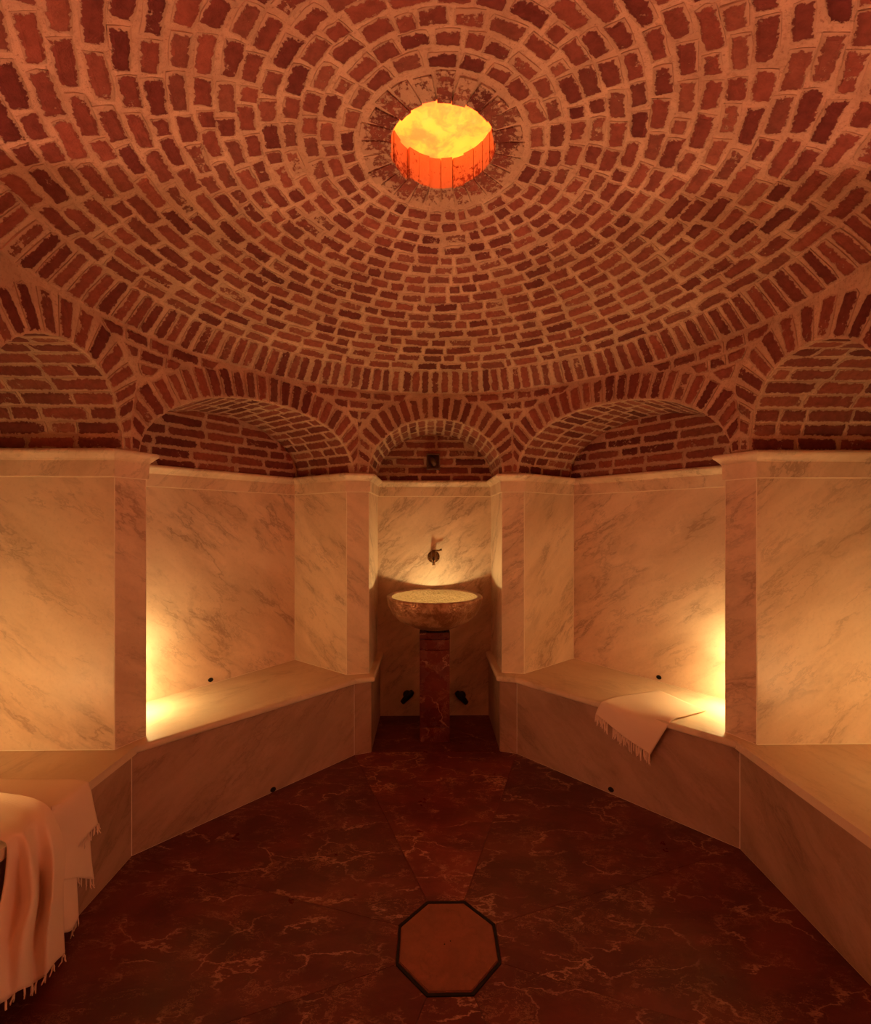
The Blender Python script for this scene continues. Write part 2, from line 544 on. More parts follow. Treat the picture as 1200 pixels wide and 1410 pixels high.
# ------------------------------------------------------------------ oculus collar: wedge bricks standing round the round hole
collar = structure('trim_1', 'collar of wedge bricks round the glowing opening at the top of the dome', (0, YC, OC_Z))
NW = 25
for i in range(NW):
    a0 = 2 * PI * (i + .10 + rng.uniform(-.03, .03)) / NW; a1 = 2 * PI * (i + .90 + rng.uniform(-.03, .03)) / NW
    r0, r1 = OC_R + rng.uniform(-.007, .004), COL_R - rng.uniform(.008, .03)
    f = lambda r, a, dz=0.0: Vector((r * math.sin(a), YC + r * math.cos(a), ZS + math.sqrt(RS ** 2 - r * r) + dz))
    b0 = 2 * PI * (i + .02) / NW; b1 = 2 * PI * (i + .98) / NW
    bm = bmesh.new()
    pr = -rng.uniform(.003, .007)
    rows = []
    for r, (x0, x1) in ((r0, (b0, b1)), (r0 + .35 * (r1 - r0), (b0 * .6 + a0 * .4, b1 * .6 + a1 * .4)), (r1, (a0, a1))):
        rows.append((r + rng.uniform(-.003, .003), x0, x1))
    lo, hi = [], []
    for r, x0, x1 in rows:
        for x in (x0, (x0 + x1) / 2, x1):
            lo.append(bm.verts.new(f(r, x, pr + rng.uniform(-.0015, .0015))))
            hi.append(bm.verts.new(f(r, x, PANEL_Z - f(r, x).z)))
    for rr in range(2):
        for c in range(2):
            q = rr * 3 + c
            bm.faces.new((lo[q], lo[q + 1], lo[q + 4], lo[q + 3]))
            bm.faces.new((hi[q], hi[q + 3], hi[q + 4], hi[q + 1]))
    ring_ = [0, 1, 2, 5, 8, 7, 6, 3]
    for q in range(8):
        i0, i1 = ring_[q], ring_[(q + 1) % 8]
        bm.faces.new((lo[i0], hi[i0], hi[i1], lo[i1]))
    o = obj_bm('brick', bm, M['brick'], collar)
    e = o.data.attributes.new('edge', 'FLOAT', 'POINT')
    e.data.foreach_set('value', [.72 if k >= 12 else .34 if k >= 6 else (1.05 if k % 2 else .58) for k in range(len(o.data.vertices))])  # inner faces take extra lime colour: the panel's glow painted on the lining
bm = bmesh.new()          # mortar drum behind the collar bricks
Vd, Fd = lathe_shell([(OC_R + .012, OC_Z + .004), (OC_R + .012, PANEL_Z + .003), (COL_R + .03, PANEL_Z + .003)], 72, 0)
obj('mortar_joint', Vd, Fd, M['mortar'], collar, smooth=False)

panel = thing('skylight_panel', 'glowing yellow backlit stone disc closing the round opening in the dome', 'light', (0, YC, PANEL_Z))
bm = bmesh.new(); add_lathe(bm, [(.262, PANEL_Z + .004), (.262, PANEL_Z + .022)], 48, (0, YC, 0))
obj_bm('stone_disc', bm, M['onyx'], panel)

# ------------------------------------------------------------------ ring of soldier bricks at the foot of the dome
ring = structure('trim_2', 'ring of upright bricks at the foot of the dome', (0, YC, RING_Z0))
prof = [(RING_R1, RING_Z1), (RING_R1 * .5 + RING_R0 * .5 + .004, (RING_Z0 + RING_Z1) / 2), (RING_R0, RING_Z0)]
V, F = lathe_shell(prof, 160, .001)
obj('mortar_band', V, F, M['mortar'], ring, smooth=True)
NSOL = 132
sm = Mass()
for i in range(NSOL):
    a = 2 * PI * (i + rng.uniform(-.1, .1)) / NSOL
    w = 2 * PI / NSOL * rng.uniform(.38, .445)
    u0, u1 = rng.uniform(.0, .06), rng.uniform(.94, 1.0)
    def f(u, az):
        r = RING_R0 + (RING_R1 - RING_R0) * u; z = RING_Z0 + (RING_Z1 - RING_Z0) * u
        return Vector((r * math.sin(az), YC + r * math.cos(az), z))
    quad = [f(u0, a - w), f(u1, a - w * .96), f(u1, a + w * .96), f(u0, a + w)]
    nrm = (quad[1] - quad[0]).cross(quad[3] - quad[0]).normalized()
    if nrm.dot(Vector((0, YC, 1.8)) - quad[0]) < 0: nrm = -nrm
    c = f(.5, a); pc = to_px(c)
    if pc and -30 < pc[0] < 1230 and pc[1] > -20:
        put_brick(ring, quad, nrm, rng.uniform(.004, .007))
    else:
        sm.add(*brick_data(quad, nrm, .006, .012))
sm.build('brick_band', ring)

# ------------------------------------------------------------------ octagon faces: arches, vaults, tympana
def mid(a, b): return ((a[0] + b[0]) / 2, (a[1] + b[1]) / 2)
O1 = mid(P3, P4); O2 = mid(P1, P2)
smooth01 = lambda t: 0 if t <= 0 else 1 if t >= 1 else t * t * (3 - 2 * t)
HL = math.hypot(K[0] - P3[0], K[1] - P3[1])
NAX = ((K[0] - P3[0]) / HL, (K[1] - P3[1]) / HL)             # axis of the north-east niche
class Face:
    def __init__(s, a, b, axis, back, w, c=0.0):
        """a, b: octagon corners left to right seen from inside; axis: outward direction of the niche; back: point on its back wall"""
        s.a, s.b = Vector(a), Vector(b)
        s.C = (s.a + s.b) / 2; s.half = (s.b - s.a).length / 2
        s.t = (s.b - s.a).normalized(); s.ax = Vector(axis).normalized(); s.back = Vector(back)
        s.w = w; s.rise = ZAPEX - ZCT; s.c = c            # c: how far the arch sits off the middle of the face
    def zi(s, x):
        q = 1 - ((x - s.c) / s.w) ** 2
        return ZCT + s.rise * math.sqrt(q) if q > 0 else ZCT
    def surf(s, x, z):
        p = s.C + s.t * x - Vector((0, YC))
        r0 = p.length
        k = smooth01((z - 1.93) / (RING_Z0 - 1.93))
        r = r0 + (RING_R0 - r0) * k
        p = p.normalized() * r
        return Vector((p.x, p.y + YC, z))
    def nrm(s, x, z):
        e = .01
        n = (s.surf(x + e, z) - s.surf(x - e, z)).cross(s.surf(x, z + e) - s.surf(x, z - e)).normalized()
        inw = Vector((0, YC, z)) - s.surf(x, z)
        return n if n.dot(inw) > 0 else -n
    def prof(s, phi):          # point of the arch ring at angle phi, with its outward normal in (s, z)
        x, z = s.c - s.w * math.cos(phi), ZCT + s.rise * math.sin(phi)
        n = Vector((-math.cos(phi) / s.w, math.sin(phi) / s.rise)).normalized()
        return x, z, n
    def depth(s, x):           # how far the vault runs from the arch to the back wall
        p = s.C + s.t * x
        return (s.back - p).dot(s.ax)
    def vault(s, x, z, d):
        p = s.surf(x, z); 
        q = s.C + s.t * x + s.ax * d
        if d < .12: 
            k = d / .12
            q = Vector((p.x, p.y)).lerp(s.C + s.t * x + s.ax * .12, k)
        return Vector((q.x, q.y, z))

f_n = Face(mx(O1), O1, (0, 1), (0, NB[1]), .448)
f_ne = Face(O1, O2, NAX, K, .605)
f_e = Face(O2, my(O2), (1, 0), EB, .325, -.115)
f_se = Face(my(O2), my(O1), my(NAX) if False else (NAX[0], -NAX[1]), my(K), .605)
f_s = Face(my(O1), mx(my(O1)), (0, -1), (0, SBY), .448)
f_sw = Face(mx(my(O1)), mx(my(O2)), (-NAX[0], -NAX[1]), mx(my(K)), .605)
f_w = Face(mx(my(O2)), mx(O2), (-1, 0), mx(EB), .325, .115)
f_nw = Face(mx(O2), mx(O1), (-NAX[0], NAX[1]), mx(K), .605)
FACES = dict(north=f_n, northeast=f_ne, east=f_e, southeast=f_se, south=f_s, southwest=f_sw, west=f_w, northwest=f_nw)
WALLS = {}
VTH = .155
def even_phis(fc, n):
    N = 400; acc = [0]; pts = [fc.prof(PI * i / N)[:2] for i in range(N + 1)]
    for i in range(N): acc.append(acc[-1] + math.hypot(pts[i + 1][0] - pts[i][0], pts[i + 1][1] - pts[i][1]))
    L = acc[-1]; out = []; j = 0
    for k in range(n + 1):
        tgt = L * k / n
        while j < N and acc[j + 1] < tgt - 1e-9: j += 1
        fr = (tgt - acc[j]) / max(acc[j + 1] - acc[j], 1e-9)
        out.append(PI * min(1, (j + fr) / N))
    return out, L

def ext_z(fc, x):
    """height of the outer line of the arch ring at x (for clipping the spandrel bricks)"""
    best = ZCT
    for i in range(0, 361):
        px_, pz_, n_ = fc.prof(PI * i / 360)
        if abs(px_ + n_.x * VTH - x) < .008: best = max(best, pz_ + n_.y * VTH)
    return best

for side, fc in FACES.items():
    wl = structure('wall_' + side)
    WALLS[side] = wl
    detailed = side in ('north', 'northeast', 'northwest', 'east', 'west')
    # mortar: arch face
    V, F = [], []
    nx, nz = 64, 10
    xs = [-fc.half + 2 * fc.half * i / nx for i in range(nx + 1)]
    xs = sorted(set(xs + [fc.c - fc.w, fc.c + fc.w]))
    for x in xs:
        z0 = fc.zi(x)
        for k in range(nz + 1):
            V.append(fc.surf(x, z0 + (RING_Z0 + .004 - z0) * k / nz))
    for i in range(len(xs) - 1):
        for k in range(nz):
            q = i * (nz + 1) + k
            F.append((q, q + nz + 1, q + nz + 2, q + 1))
    # mortar: vault
    phis = [PI * i / 48 for i in range(49)]
    o = len(V)
    DS = (0, .04, .12, .3, .6, 1.0)
    for ph in phis:
        x, z, n = fc.prof(ph)
        D = fc.depth(x) + .02
        for d in DS:
            dd = d if d <= .12 else .12 + (D - .12) * (d - .12) / .88
            V.append(fc.vault(x, z, dd))
    m_ = len(DS)
    for i in range(48):
        for k in range(m_ - 1):
            q = o + i * m_ + k
            F.append((q, q + 1, q + m_ + 1, q + m_))
    # mortar: tympanum on the back wall
    bt = Vector((-fc.ax.y, fc.ax.x))
    if bt.dot(fc.t) < 0: bt = -bt
    Cb = fc.C + fc.ax * fc.depth(0)
    # the back wall is square to the axis
    o = len(V)
    for x, z in ((-fc.w - .22, ZCT - .06), (fc.w + .22, ZCT - .06), (fc.w + .22, ZAPEX + .05), (-fc.w - .22, ZAPEX + .05)):
        p = Cb + bt * x; V.append(Vector((p.x, p.y, z)))
    F.append((o, o + 1, o + 2, o + 3))
    obj('mortar', V, F, M['mortar'], wl)
    if not detailed: continue
    # arch ring of wedge bricks
    ph_list, L = even_phis(fc, 25 if fc.w > .5 else 21 if fc.w > .4 else 17)
    for i in range(len(ph_list) - 1):
        a0, a1 = ph_list[i], ph_list[i + 1]
        g = (a1 - a0) * rng.uniform(.06, .12)
        vt = VTH * rng.uniform(.93, 1.0)
        if min(a0, PI - a1) < .55: vt = min(vt, .04 + .20 * max(0.0, min(a0 + .12, PI - a1 + .12)) / .55 )
        c = []
        for ph in (a0 + g, a1 - g):
            x, z, n = fc.prof(ph)
            gx = n * .002
            c.append((x + gx.x, z + gx.y)); 
            xo, zo = x + n.x * vt, z + n.y * vt
            c.append((max(-fc.half + .004, min(fc.half - .004, xo)), min(zo, RING_Z0 - .006)))
        # keep the brick the same width at the outer end
        xm, zm, nm = fc.prof((a0 + a1) / 2)
        tdir = Vector((nm.y, -nm.x)); wd = (Vector(c[2]) - Vector(c[0])).length * .5 * 1.2
        quad2 = [c[0], c[2], c[3], c[1]]
        mo = (Vector(c[1]) + Vector(c[3])) / 2
        dv = (Vector(c[3]) - Vector(c[1]));
        if dv.length > 2 * wd:
            dv = dv.normalized() * wd
            quad2[3] = tuple(mo - dv); quad2[2] = tuple(mo + dv)
        cx_ = sum(q[0] for q in quad2) / 4; cz_ = sum(q[1] for q in quad2) / 4
        quad = [fc.surf(*q) for q in quad2]
        pc = to_px(fc.surf(cx_, cz_))
        if side in ('east', 'west') and (pc is None or not -60 < pc[0] < 1260): continue
        put_brick(wl, quad, fc.nrm(cx_, cz_), rng.uniform(.005, .009), .012, .04)
    # vault bricks in rows that run into the niche
    nrow = int(round(L / .064))
    ph_list, L = even_phis(fc, nrow)
    for i in range(nrow):
        a0, a1 = ph_list[i], ph_list[i + 1]
        g = (a1 - a0) * .045
        x0, z0, n0 = fc.prof(a0 + g); x1, z1, n1 = fc.prof(a1 - g)
        xm, zm, nm = fc.prof((a0 + a1) / 2)
        D = fc.depth(xm) - .006
        d = .004 - (rng.uniform(0, .12) if i % 2 else 0)
        while d < D - .02:
            Lb = rng.choice((.21, .19, .22, .12, .20)) * rng.uniform(.92, 1.05)
            d0, d1 = max(d, .004), min(d + Lb, D)
            if d1 - d0 > .03:
                quad = [fc.vault(x0, z0, d0), fc.vault(x0, z0, d1), fc.vault(x1, z1, d1), fc.vault(x1, z1, d0)]
                nn = Vector((-nm.x * fc.t.x, -nm.x * fc.t.y, -nm.y)).normalized()
                pc = to_px(sum(quad, Vector()) / 4)
                if pc and -80 < pc[0] < 1280:
                    put_brick(wl, quad, nn, rng.uniform(.003, .006), .012, .05)
            d += Lb + .007
    # tympanum bricks
    if True:
        z = ZCT - .012; row = 0
        while z < ZAPEX - .02:
            h = .0565
            zt = min(z + h, ZAPEX - .008)
            def lim(zz):
                q = 1 - ((zz - ZCT) / fc.rise) ** 2
                return fc.w * math.sqrt(max(q, 0)) if zz > ZCT else fc.w
            xl, xt = lim(z) + .004, lim(zt) + .004
            x = -xl - (0.0 if row % 2 else .13)
            while x < xl:
                Lb = .235 * rng.uniform(.9, 1.06)
                if rng.random() < .12: Lb *= .5
                xa, xb = max(x, -xl), min(x + Lb, xl)
                ta, tb = max(x, -xt), min(x + Lb, xt)
                if xb - xa > .02 and tb - ta > .004:
                    P = lambda xx, zz: Vector(((Cb + bt * (xx + fc.c)).x, (Cb + bt * (xx + fc.c)).y, zz))
                    n3 = Vector((-fc.ax.x, -fc.ax.y, 0))
                    put_brick(wl, [P(xa, z), P(xb, z), P(tb, zt), P(ta, zt)], n3, rng.uniform(.003, .006), .01, .035)
                x += Lb + .009
            z += .065; row += 1

# ------------------------------------------------------------------ wall line, marble panels, cornice
NE = [NB, P4, P3, K, Q, P2, P1, EB]
SE = [my(p) for p in NE][::-1]; SE[-1] = (NB[0], SBY); SE[0] = EBS; SE[1] = P1S
SW = [mx(p) for p in SE][::-1]
NWQ = [mx(p) for p in NE][::-1]
LOOP = NE + SE + SW + NWQ                     # clockwise from above, room on the right-hand side
NLOOP = len(LOOP)
def inset(i, off):
    p = Vector(LOOP[i]); a = Vector(LOOP[i - 1]); b = Vector(LOOP[(i + 1) % NLOOP])
    d0 = (p - a).normalized(); d1 = (b - p).normalized()
    n0 = Vector((d0.y, -d0.x)); n1 = Vector((d1.y, -d1.x))
    m = (n0 + n1); m = m / max(m.dot(n0), .15)
    return p + m * off

CORNICE = [(-.06, ZCT), (.034, ZCT), (.041, ZCT - .004), (.043, ZCT - .012), (.040, ZCT - .020), (.031, ZCT - .027),
           (.024, ZCT - .034), (.018, ZCT - .041), (.012, ZCT - .0455), (.016, ZBAND + .004), (.0105, ZBAND), (.0085, ZL + .002), (-.02, ZL + .002)]
def cornice(idx, parent):
    V, F = [], []
    n = len(CORNICE)
    for i in idx:
        for off, z in CORNICE:
            p = inset(i, off); V.append((p.x, p.y, z))
    for a in range(len(idx) - 1):
        for k in range(n - 1):
            q = a * n + k
            F.append((q, q + 1, q + n + 1, q + n))
    o = obj('cornice', V, F, M['marble'], parent)
    return o

def cut(o, d, lean):
    o.color = (d.x * .5 + .5, d.y * .5 + .5, lean, 1)
    return o

def slab_panel(i, z0, z1, parent, mat, name='panel', off=0.0, gap=.0022, th=.018):
    """one marble slab on the wall from loop point i to i + 1"""
    a, b = inset(i, off), inset((i + 1) % NLOOP, off)
    d = (b - a).normalized(); n = Vector((d.y, -d.x))
    a = a + d * gap; b = b - d * gap
    bm = bmesh.new()
    poly = [a, b, b - n * th, a - n * th]
    add_prism(bm, [(p.x, p.y) for p in poly], z0 + gap, z1 - gap)
    fr = [e for e in bm.edges if all((Vector((v.co.x, v.co.y)) - a).dot(n) > -.001 for v in e.verts)]
    bmesh.ops.bevel(bm, geom=fr, offset=.0012, segments=1, affect='EDGES')
    lean = rng.choice((.93, 1.0, .86)) if (a.x + b.x) > -.1 else rng.choice((.0, .07, .14))
    dd = -d if d.x < 0 else d
    return cut(obj_bm(name, bm, mat, parent), dd, lean)

# pale grout bed just behind the slabs, one continuous piece per quarter (part of each wall / pillar)
def grout(i0, i1, parent, z0, z1):
    V, F = [], []
    idx = [k % NLOOP for k in range(i0, i1 + 1)]
    for i in idx:
        p = inset(i, -.0006); V += [(p.x, p.y, z0), (p.x, p.y, z1)]
    for k in range(len(idx) - 1): F.append((2 * k, 2 * k + 2, 2 * k + 3, 2 * k + 1))
    obj('grout', V, F, M['grout'], parent)

# pillars: each carries two niche side walls and the chamfer between them
PILLARS = {
    'p_ne_n': (0, 3, 'slim marble pillar between the fountain niche and the right bench niche'),
    'p_ne_e': (4, 7, 'broad marble pillar at the right, beside the towel'),
    'p_se_e': (8, 11, None), 'p_se_s': (12, 15, None), 'p_sw_s': (16, 19, None), 'p_sw_w': (20, 23, None),
    'p_nw_w': (24, 27, 'broad marble pillar at the left, over the big towel'),
    'p_nw_n': (28, 31, 'slim marble pillar between the fountain niche and the left bench niche'),
}
PIL = {}
for key, (i0, i1, lab) in PILLARS.items():
    p = structure('pillar', lab); PIL[key] = p
    south = key in ('p_se_s', 'p_sw_s')
    for i in range(i0, i1):
        niche_side = (i in (0, 30)) or (i in (14, 16))       # side walls of the fountain niche and of the doorway run to the floor
        slab_panel(i, .0 if niche_side else ZB, ZL, p, M['marble'])
    grout(i0, i1, p, 0, ZL + .02)
    cornice(list(range(i0, i1 + 1)), p)
BACKS = {'northeast': 3, 'east': 7, 'southeast': 11, 'south': 15, 'southwest': 19, 'west': 23, 'northwest': 27, 'north': 31}
for side, i in BACKS.items():
    wl = WALLS[side]
    if side == 'north':
        slab_panel(i, 0, ZL, wl, M['marble'])
    elif side != 'south':
        slab_panel(i, ZB, ZL, wl, M['marble'])
    grout(i, i + 1, wl, 0, ZL + .02)
    cornice([i, (i + 1) % NLOOP], wl)
# doorway behind the camera
dr = structure('door_1')
bm = bmesh.new(); add_prism(bm, [(-.42, SBY + .012), (.42, SBY + .012), (.42, SBY + .055), (-.42, SBY + .055)], .005, ZL - .01)
obj_bm('door_leaf', bm, M['wood'], dr)
bm = bmesh.new(); add_tube(bm, [(.34, SBY + .056, .95), (.34, SBY + .10, .95), (.34, SBY + .10, 1.15), (.34, SBY + .056, 1.15)], .008, 8)
obj_bm('door_handle', bm, M['brass'], dr)

# spandrel bricks over the pillars (level courses between two arch rings)
def spandrel(parent, fl, fr):
    z = RING_Z0 - .012
    row = 0
    while z > 1.99:
        zt, zb = z, z - .049
        h = zb
        xl = None
        # left face: its right end (x from the outer arch line to +half); right face: from -half
        def clear(fc, sgn):
            x = fc.half
            while x > 0 and ext_z(fc, sgn * (x - .006)) < zb + .030: x -= .006
            return x
        a = clear(fl, 1); b = clear(fr, -1)
        la, lb = fl.half - a, fr.half - b
        tot = la + lb
        def pt(u, zz):        # u from 0 at the left end across the corner
            if u < la: return fl.surf(a + u, zz)
            return fr.surf(-fr.half + (u - la), zz)
        if tot > .035:
            nb = max(1, int(round(tot / .125)))
            us = [tot * k / nb for k in range(nb + 1)]
            if nb > 2: us = [us[0]] + [u + rng.uniform(-.018, .018) for u in us[1:-1]] + [us[-1]]
            for k in range(nb):
                u0, u1 = us[k] + .006, us[k + 1] - .006
                if u1 - u0 < .02: continue
                m_ = (u0 + u1) / 2
                n = (pt(m_ + .005, zb) - pt(m_ - .005, zb)).cross(Vector((0, 0, 1))).normalized()
                c = pt(m_, zb)
                if n.dot(Vector((0, YC, zb)) - c) < 0: n = -n
                e0 = .04 if k == 0 else 0; e1 = .04 if k == nb - 1 else 0
                if u1 - u0 < e0 + e1 + .015: e0, e1 = e0 * .3, e1 * .3
                put_brick(parent, [pt(u0 + e0, zb), pt(u1 - e1, zb), pt(u1, zt), pt(u0, zt)], n, rng.uniform(.006, .010), .014, .05)
        z -= .060; row += 1
spandrel(PIL['p_nw_w'], f_w, f_nw)
spandrel(PIL['p_nw_n'], f_nw, f_n)
spandrel(PIL['p_ne_n'], f_n, f_ne)
spandrel(PIL['p_ne_e'], f_ne, f_e)

# ------------------------------------------------------------------ floor of red marble slabs
floor = obj('floor', [(-2.3, -.8, -.004), (2.3, -.8, -.004), (2.3, 3.7, -.004), (-2.3, 3.7, -.004)], [(0, 1, 2, 3)], M['floorgrout'])
tag(floor, kind='structure')
DR = (0.02, YC + .025)
def octa(ap, c=DR):
    R = ap / math.cos(PI / 8)
    return [(c[0] + R * math.sin(PI / 8 + k * PI / 4), c[1] + R * math.cos(PI / 8 + k * PI / 4)) for k in range(8)]   # clockwise, [7]-[0] is the north side
hole = octa(.181)
fo = [FC, FA, my(FA), my(FC), mx(my(FC)), mx(my(FA)), mx(FA), mx(FC)]       # clockwise from the north-east corner
tones = [0.9, 0.95, 0.9, 1, .9, .9, 1.0, 1.3]
for k in range(8):
    k2 = (k + 1) % 8
    a, b = Vector(fo[k]), Vector(fo[k2]); c, d = Vector(hole[k2]), Vector(hole[k])
    # hole[k] pairs with fo[k]: both run clockwise from north-east
    cen = (a + b + c + d) / 4
    poly = [a, b, c, d]
    poly = [p + (cen - p).normalized() * .0014 for p in poly]
    if k in (7,):
        poly[0] = a + Vector((0, .0)); poly[1] = b
        poly = [Vector(fo[7]) + Vector((.004, 0)), Vector((-FD[0], FD[1])), Vector(FD), Vector(fo[0]) + Vector((-.004, 0)), d if False else Vector(hole[0]) + Vector((-.002, .002)), Vector(hole[7]) + Vector((.002, .002))]
    bm = bmesh.new(); add_prism(bm, [(p.x, p.y) for p in poly], -.02, 0)
    o = obj_bm('floor_slab', bm, M['red'], floor)
    t_ = tones[k]; o.color = (t_, t_ * 1.02, t_, 1)
for (x0, x1, y0, y1, tn) in ((-.44, .44, FD[1] + .003, NB[1] + .01, .9), (-.44, .44, SBY, .2, 1)):
    bm = bmesh.new(); add_prism(bm, [(x0, y0), (x1, y0), (x1, y1), (x0, y1)], -.02, 0 if y0 > 1 else -.001)
    o = obj_bm('floor_slab', bm, M['red'], floor); o.color = (tn, tn, tn, 1)

drain = thing('floor_drain', 'octagonal reddish stone drain cover set in the middle of the floor', 'drain', (DR[0], DR[1], 0))
bm = bmesh.new()
oi, oo = octa(.1705), octa(.1795)
for k in range(8):
    k2 = (k + 1) % 8
    add_prism(bm, [oi[k], oi[k2], oo[k2], oo[k]], -.018, .0015)
obj_bm('drain_frame', bm, M['dark'], drain)
bm = bmesh.new(); lo, hi = add_prism(bm, octa(.1675), -.018, .003)
bmesh.ops.bevel(bm, geom=[e for e in bm.edges if all(v.co.z > .002 for v in e.verts)], offset=.0025, segments=2, affect='EDGES')
obj_bm('drain_cover', bm, M['cover'], drain)
for dx, dy in ((.010, .006), (-.012, -.006)):
    bm = bmesh.new()
    add_lathe(bm, [(.0024, .0026), (.0024, .0034), (.0018, .0034)], 10, (DR[0] + dx, DR[1] + dy, 0))
    obj_bm('finger_hole', bm, M['dark'], drain)

# ------------------------------------------------------------------ benches and pillar plinths
def shift_line(path, off):
    """offset an open 2-D path to its right-hand side (towards the room when the path runs clockwise)"""
    out = []
    for i, p in enumerate(path):
        p = Vector(p)
        d0 = (p - Vector(path[i - 1])).normalized() if i else (Vector(path[1]) - p).normalized()
        d1 = (Vector(path[i + 1]) - p).normalized() if i < len(path) - 1 else d0
        n0 = Vector((d0.y, -d0.x)); n1 = Vector((d1.y, -d1.x)); m = n0 + n1; m = m / max(m.dot(n0), .2)
        out.append(p + m * off)
    return out
FRONT = [(FD[0], NB[1]), FD, FC, FA, my(FA), my(FC), my(FD), (FD[0], SBY)]
FRONT = FRONT + [mx(p) for p in FRONT][::-1]
NOSE = shift_line(FRONT, .024)
TH = .036

def seat_slab(poly, nose_n, parent, name='seat_slab'):
    """slab with a rounded nose along its first nose_n + 1 points"""
    bm = bmesh.new()
    cen = sum((Vector(p) for p in poly), Vector((0, 0))) / len(poly)
    pts = [Vector(p) for p in poly]
    lo, hi = add_prism(bm, [(p.x, p.y) for p in pts], ZB - TH, ZB)
    bm.edges.ensure_lookup_table()
    es = []
    nv = set(lo[:nose_n + 1]) ; nh = set(hi[:nose_n + 1])
    for e in bm.edges:
        s_ = set(e.verts)
        if s_ <= nv or s_ <= nh: es.append(e)
    bmesh.ops.bevel(bm, geom=es, offset=TH * .40, segments=4, profile=.5, affect='EDGES')
    dv = (pts[1] - pts[0]).normalized()
    return cut(obj_bm(name, bm, M['seat'], parent), dv, .5)

def front_panel(a, b, parent, name='front_panel'):
    a, b = Vector(a), Vector(b); d = (b - a).normalized(); n = Vector((d.y, -d.x))
    a = a + d * .0022; b = b - d * .0022
    bm = bmesh.new()
    add_prism(bm, [(p.x, p.y) for p in (a, b, b - n * .02, a - n * .02)], 0.002, ZB - TH - .001)
    dd = -d if d.x < 0 else d
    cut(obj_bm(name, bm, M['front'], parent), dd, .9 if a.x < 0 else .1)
    ex = .004 if name == 'front_panel' else 0
    c, e = a - n * .0008 - d * ex, b - n * .0008 + d * ex
    obj('grout', [(c.x, c.y, 0), (e.x, e.y, 0), (e.x, e.y, ZB - TH), (c.x, c.y, ZB - TH)], [(0, 1, 2, 3)], M['grout'], parent)

def lerp2(a, b, t): return (a[0] + (b[0] - a[0]) * t, a[1] + (b[1] - a[1]) * t)
BENCH = {
    'northeast': ([2, 3], [P2, Q, K, P3], 'long marble bench in the niche right of the fountain, small fringed towel on it'),
    'east': ([3, 4], [my(P2), P1S, EBS, EB, P1, P2], 'marble bench along the right wall, cut by the picture edge'),
    'southeast': ([4, 5], [my(P3), my(K), my(Q), my(P2)], 'marble bench out of view behind the right end of the room'),
    'southwest': ([10, 11], [mx(my(P2)), mx(my(Q)), mx(my(K)), mx(my(P3))], 'marble bench out of view behind the left end of the room'),
    'west': ([11, 12], [mx(P2), mx(P1), mx(EB), mx(EBS), mx(P1S), mx(my(P2))], 'marble bench along the left wall, under the big cream towel'),
    'northwest': ([12, 13], [mx(P3), mx(K), mx(Q), mx(P2)], 'long empty marble bench in the niche left of the fountain'),
}
for side, (idx, rest, lab) in BENCH.items():
    i0, i1 = idx
    a, b = NOSE[i0], NOSE[i1]
    b_ = thing('bench', lab, 'bench', ((a.x + b.x) / 2, (a.y + b.y) / 2, 0), 'marble benches round the room')
    d = (b - a).normalized() * .0012
    seat_slab([(a + d), (b - d)] + rest, 1, b_)
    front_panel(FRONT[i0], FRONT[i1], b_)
# plinths under the pillars beside the fountain and the doorway
for key, (i0, i1, wallpts) in {'p_ne_n': (0, 2, [P3, P4, NB]), 'p_nw_n': (13, 15, [mx(NB), mx(P4), mx(P3)]),
                               'p_se_s': (5, 7, [(NB[0], SBY), my(P4), my(P3)]), 'p_sw_s': (8, 10, [mx(my(P3)), mx(my(P4)), (-NB[0], SBY)])}.items():
    p = PIL[key]
    seat_slab([NOSE[k] for k in range(i0, i1 + 1)] + wallpts, i1 - i0, p, 'plinth_cap')
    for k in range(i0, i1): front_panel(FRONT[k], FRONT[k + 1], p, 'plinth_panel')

# ================================================================== LAMPS (hidden behind the pillars; the unseen southern pair is added fill)
def wall_lamp(pos, n, mat, label, r=.038):
    """small bulkhead lamp: metal back plate on the wall, bare glass globe"""
    pos, n = Vector(pos), Vector((n[0], n[1], 0)).normalized()
    t = thing('wall_lamp', label, 'lamp', pos, 'hidden bench lamps')
    bm = bmesh.new(); add_tube(bm, [pos + n * .0005, pos + n * .012], [.045, .040], 20)
    obj_bm('back_plate', bm, M['brass'], t)
    bm = bmesh.new(); add_tube(bm, [pos + n * .012, pos + n * .022], [.018, .018], 12)
    obj_bm('lamp_holder', bm, M['brass'], t)
    bm = bmesh.new(); bmesh.ops.create_uvsphere(bm, u_segments=16, v_segments=10, radius=r)
    bmesh.ops.scale(bm, verts=bm.verts, vec=(1, 1, .26))
    bmesh.ops.translate(bm, verts=bm.verts, vec=pos + n * (.016 + r))
    obj_bm('globe', bm, mat, t, smooth=True)
LZ = .70
nd = Vector((-NAX[1], NAX[0]))                        # from the broad pillar's hidden side into the north-east niche
base = Vector(P2) + Vector(NAX) * .31
for sx, sy, mat, lab in ((1, 1, M['glow'], 'small round lamp behind the broad right pillar, lighting the towel bench'),
                         (-1, 1, M['glow'], 'small round lamp behind the broad left pillar, lighting the empty bench'),
                         (1, -1, M['fill_south'], 'unseen small round fill lamp added in the niche behind the viewer at right'),
                         (-1, -1, M['fill_south'], 'unseen small round fill lamp added in the niche behind the viewer at left')):
    p = (sx * base.x, base.y if sy > 0 else 2 * YC - base.y, LZ if sy > 0 else .575)
    wall_lamp(p, (sx * nd.x, sy * nd.y), mat, lab)
